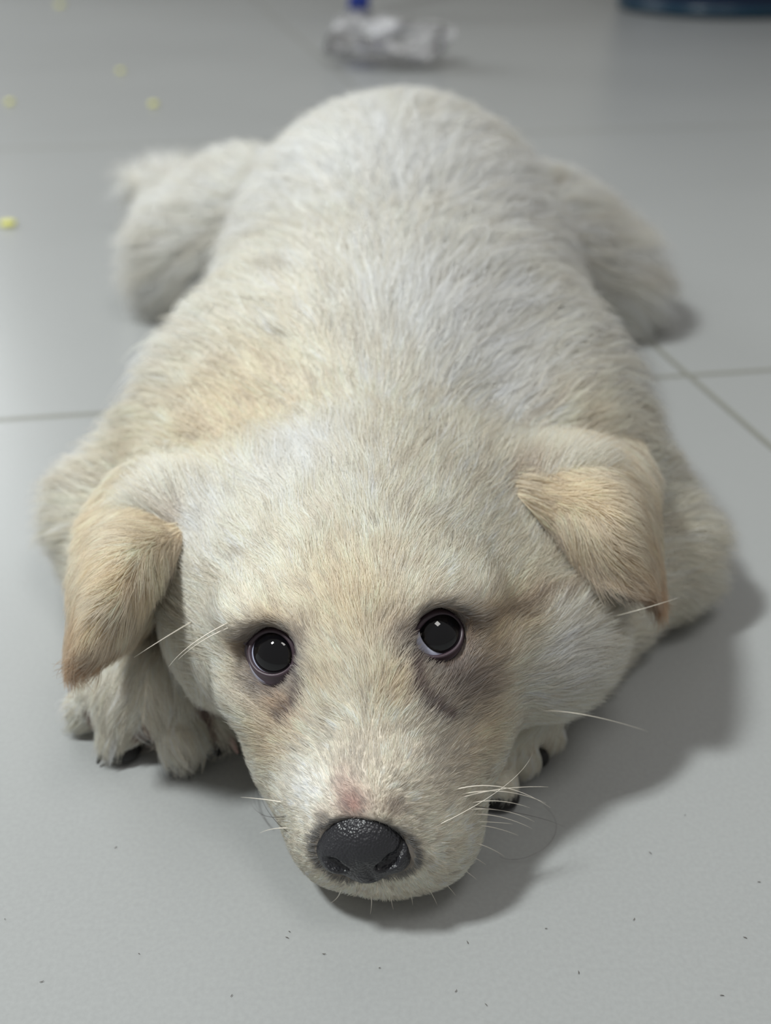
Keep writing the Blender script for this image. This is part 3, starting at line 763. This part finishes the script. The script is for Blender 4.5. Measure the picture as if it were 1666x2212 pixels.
# ------------------------------------------------------------------ things behind the puppy
def lathe(prof, seg=48):
    V = []; Fc = []; n = len(prof)
    for r, z in prof:
        for j in range(seg):
            w = 2 * math.pi * j / seg; V.append((r * math.cos(w), r * math.sin(w), z))
    for i in range(n - 1):
        for j in range(seg):
            j2 = (j + 1) % seg; Fc.append((i * seg + j, i * seg + j2, (i + 1) * seg + j2, (i + 1) * seg + j))
    return V, Fc
def moved(V, c): return [(v[0] + c[0], v[1] + c[1], v[2] + c[2]) for v in V]

# blue bucket standing on the floor, only its foot in view
BC = (0.560, 2.000, 0.0)
bucket = empty('bucket', BC, 'dark blue plastic bucket on the floor, cut off by the top right corner', 'bucket')
M_BLUE = plain('dark_blue_plastic', srgb(5, 28, 56), 0.4, 0.5)
prof = [(0.0, 0.006), (0.140, 0.006), (0.146, 0.0), (0.156, 0.001), (0.160, 0.006), (0.166, 0.06), (0.180, 0.27), (0.190, 0.272), (0.191, 0.29), (0.183, 0.292),
        (0.176, 0.285), (0.160, 0.06), (0.152, 0.012), (0.0, 0.010)]
V, Fc = lathe(prof, 64); bk = mesh_obj('bucket_body', moved(V, BC), Fc, M_BLUE, bucket)
V, Fc = lathe([(0.1585, 0.004), (0.1625, 0.006), (0.1640, 0.012), (0.1625, 0.018), (0.1600, 0.020)], 64)
mesh_obj('foot_ring', moved(V, BC), Fc, plain('teal_plastic', srgb(12, 52, 72), 0.3, 0.5), bucket)
V, Fc = tube([(BC[0] + 0.193 * math.cos(a), BC[1] - 0.02 - 0.10 * math.sin(a), 0.28 - 0.12 * math.sin(a) * 0.4) for a in np.linspace(0, math.pi, 24)], [0.0022] * 24, 8)
mesh_obj('handle', V, Fc, plain('steel_wire', (0.5, 0.5, 0.5), 0.3, 0.5, Metallic=1.0), bucket)

# blue post
def post():
    c = np.array([-0.043, 1.865, 0.0]); V = []; Fc = []; S = 24; lev = []
    for i in range(16):
        t = i / 15; z = 0.012 + 0.44 * t; lev.append((z, 0.0165 + 0.009 * t, 0.013 + 0.006 * t, c[0] + 0.012 * t * 3, c[1] + 0.02 * t))
    for z, a, b, x0, y0 in lev:
        for j in range(S):
            w = 2 * math.pi * j / S; cx, sx = math.cos(w), math.sin(w)
            V.append((x0 + a * np.sign(cx) * abs(cx) ** 0.5, y0 + b * np.sign(sx) * abs(sx) ** 0.5, z))
    for i in range(15):
        for j in range(S): Fc.append((i * S + j, i * S + (j + 1) % S, (i + 1) * S + (j + 1) % S, (i + 1) * S + j))
    Fc.append(tuple(range(S))[::-1]); Fc.append(tuple(15 * S + j for j in range(S)))
    p = empty('plastic_post', tuple(c), 'slim bright blue plastic post standing behind the crumpled clear plastic', 'post')
    mesh_obj('shaft', V, Fc, plain('royal_blue_plastic', srgb(42, 62, 150), 0.4, 0.5), p)
    V, Fc = lathe([(0.0, 0.0), (0.018, 0.0), (0.020, 0.003), (0.020, 0.010), (0.017, 0.014), (0.0, 0.014)], 24)
    mesh_obj('foot_cap', moved(V, c), Fc, plain('grey_rubber', srgb(120, 122, 132), 0.7, 0.3), p)
post()

# crumpled clear plastic
def crumple_mat():
    m, nt, b = new_mat('clear_crinkled_plastic'); nt.nodes.remove(b); out = nt.nodes['Material Output']
    tr = nt.nodes.new('ShaderNodeBsdfTransparent'); tr.inputs[0].default_value = (0.93, 0.93, 0.93, 1)
    gl = nt.nodes.new('ShaderNodeBsdfGlossy'); gl.inputs['Roughness'].default_value = 0.22
    df = nt.nodes.new('ShaderNodeBsdfDiffuse'); df.inputs[0].default_value = (0.9, 0.9, 0.93, 1)
    fr = nt.nodes.new('ShaderNodeFresnel'); fr.inputs[0].default_value = 1.6
    a = nt.nodes.new('ShaderNodeMixShader')
    no = nt.nodes.new('ShaderNodeTexNoise'); no.inputs['Scale'].default_value = 34; no.inputs['Detail'].default_value = 3
    tc = nt.nodes.new('ShaderNodeTexCoord'); nt.links.new(tc.outputs['Object'], no.inputs['Vector'])
    mr = nt.nodes.new('ShaderNodeMapRange'); nt.links.new(no.outputs['Fac'], mr.inputs[0])
    mr.inputs[1].default_value = 0.40; mr.inputs[2].default_value = 0.66; mr.inputs[3].default_value = 0.04; mr.inputs[4].default_value = 0.55
    nt.links.new(mr.outputs[0], a.inputs[0])
    c = nt.nodes.new('ShaderNodeMixShader'); L = nt.links.new
    L(tr.outputs[0], a.inputs[1]); L(df.outputs[0], a.inputs[2]); L(fr.outputs[0], c.inputs[0]); L(a.outputs[0], c.inputs[1]); L(gl.outputs[0], c.inputs[2]); L(c.outputs[0], out.inputs['Surface'])
    return m
def crumple():
    bm = bmesh.new(); bmesh.ops.create_icosphere(bm, subdivisions=6, radius=1.0)
    P = np.array([v.co[:] for v in bm.verts]); rg = np.random.default_rng(5)
    n = rg.normal(size=(46, 3)); n /= np.linalg.norm(n, axis=1)[:, None]; cc = rg.uniform(0.62, 1.0, 46)
    dt = P @ n.T; rad = np.where(dt > 0.15, cc / np.maximum(dt, 0.15), 9).min(1); rad = np.minimum(rad, 1.25)
    for k in range(34):
        q = rg.normal(size=3); q /= np.linalg.norm(q); f = rg.uniform(4, 16); s = P @ q * f + rg.uniform(0, 6)
        rad -= 0.011 * np.abs((s / math.pi) % 2 - 1)
    V = P * rad[:, None] * np.array([0.098, 0.062, 0.033]) * 1.3
    V[:, 0] += 0.012 * np.sin(V[:, 2] * 60); c = np.array([0.001, 1.375, 0.029])
    V = V + c; V[:, 2] = np.maximum(V[:, 2], 0.0008 + 0.0005 * rg.random(len(V)))
    Fc = [tuple(v.index for v in f.verts) for f in bm.faces]; bm.free()
    o = mesh_obj('crumpled_plastic', V, Fc, crumple_mat(), None, smooth=False)
    tag(o, 'crumpled ball of clear plastic wrap on the floor behind the puppy', 'plastic wrap')
crumple()

# yellow crumbs
def chip_mat(): return plain('pale_yellow_chip', srgb(226, 224, 120), 0.6, 0.3)
MC = chip_mat()
def chip(c, w, d, label, seed, color=None):
    rg = np.random.default_rng(seed); c = np.array(c); K = 11; V = []; Fc = []
    rr = rg.uniform(0.75, 1.15, K)
    for z, s in ((0.0004, 0.9), (0.0012, 1.0), (0.0026, 0.95), (0.0032, 0.7)):
        for j in range(K):
            a = 2 * math.pi * j / K; V.append((c[0] + w * s * rr[j] * math.cos(a), c[1] + d * s * rr[j] * math.sin(a), z + 0.0004 * rg.random()))
    for i in range(3):
        for j in range(K): Fc.append((i * K + j, i * K + (j + 1) % K, (i + 1) * K + (j + 1) % K, (i + 1) * K + j))
    Fc.append(tuple(range(K))[::-1]); Fc.append(tuple(3 * K + j for j in range(K)))
    tag(mesh_obj('food_crumb', V, Fc, MC), label, 'crumb', 'yellow crumbs scattered on the floor')
chip((-0.24891, 0.69932, 0.00000), 0.0052, 0.0042, 'yellow crumb nearest the puppy, at the left edge of the photo', 1)
chip((-0.30896, 1.32915, 0.00000), 0.0045, 0.0060, 'yellow crumb further back, up left of the hind foot', 2)
chip((-0.37847, 1.13203, 0.00000), 0.0042, 0.0060, 'pale yellow crumb at the left edge, behind the nearest crumb', 3)
chip((-0.23195, 1.12209, 0.00000), 0.0040, 0.0055, 'faint yellow crumb just behind the splayed hind foot', 4)
chip((-0.56958, 2.05386, 0.00000), 0.0075, 0.016, 'faint yellow crumb farthest back near the top left corner', 5)

# loose hairs on the tiles
M_LH = plain('shed_dark_hair', srgb(96, 92, 90), 0.5, 0.3)
def loose_hair(pts, label, seed):
    P = bez(pts, 40); V, Fc = tube(P, [0.000035] * 40, 5)
    tag(mesh_obj('loose_hair', V, Fc, M_LH), label, 'hair', 'shed hairs on the tiles')
loose_hair([(-0.03094, 0.20220, 0.00100), (-0.03985, 0.18452, 0.00300), (-0.02146, 0.18066, 0.00400), (-0.02569, 0.17623, 0.00100), (-0.03341, 0.18640, 0.00100), (-0.03208, 0.19569, 0.00100)], 'fine shed dark hair curled on the tile left of the muzzle', 1)
loose_hair([(0.03938, 0.18943, 0.00100), (0.04528, 0.18013, 0.00300), (0.03879, 0.17257, 0.00200), (0.02997, 0.17071, 0.00100), (0.02697, 0.17344, 0.00100)], 'fine shed dark hair lying on the tile right of the whiskers', 2)
def dust():
    rg = np.random.default_rng(9); V = []; Fc = []
    pts = [(-0.02118, 0.15323, 0.00030), (0.01784, 0.15052, 0.00030), (0.06292, 0.17517, 0.00030), (0.07867, 0.15169, 0.00030), (0.03544, 0.15407, 0.00030), (-0.08480, 0.15650, 0.00030), (-0.01326, 0.14762, 0.00030), (0.08621, 0.16664, 0.00030), (0.01466, 0.13876, 0.00030), (0.05533, 0.15650, 0.00030), (-0.06450, 0.17685, 0.00030), (0.06982, 0.13769, 0.00030), (-0.02157, 0.15169, 0.00030), (0.02067, 0.13559, 0.00030), (-0.05316, 0.14762, 0.00030), (-0.03198, 0.13769, 0.00030), (0.04089, 0.14311, 0.00030), (0.07404, 0.18705, 0.00030), (-0.07225, 0.14092, 0.00030), (-0.00128, 0.14423, 0.00030), (-0.15902, 0.39411, 0.00030), (-0.15601, 0.38375, 0.00030)]
    for c in pts:
        c = np.array(c); a = rg.uniform(0, 3.1); L = rg.uniform(0.00015, 0.00045)
        q = [c + np.array([math.cos(a), math.sin(a), 0]) * L * t + np.array([math.sin(a), -math.cos(a), 0]) * 0.00006 * (1 - abs(t)) for t in (-1, 0, 1)]
        v, f = tube(q, [0.00005, 0.00009, 0.00004], 5); o = len(V); V += v; Fc += [tuple(i + o for i in g) for g in f]
    tag(mesh_obj('floor_dust', V, Fc, plain('dark_dust', srgb(96, 92, 88), 0.9, 0.1)), 'tiny dark specks of dust on the pale tiles', 'dust', kind='stuff')
dust()
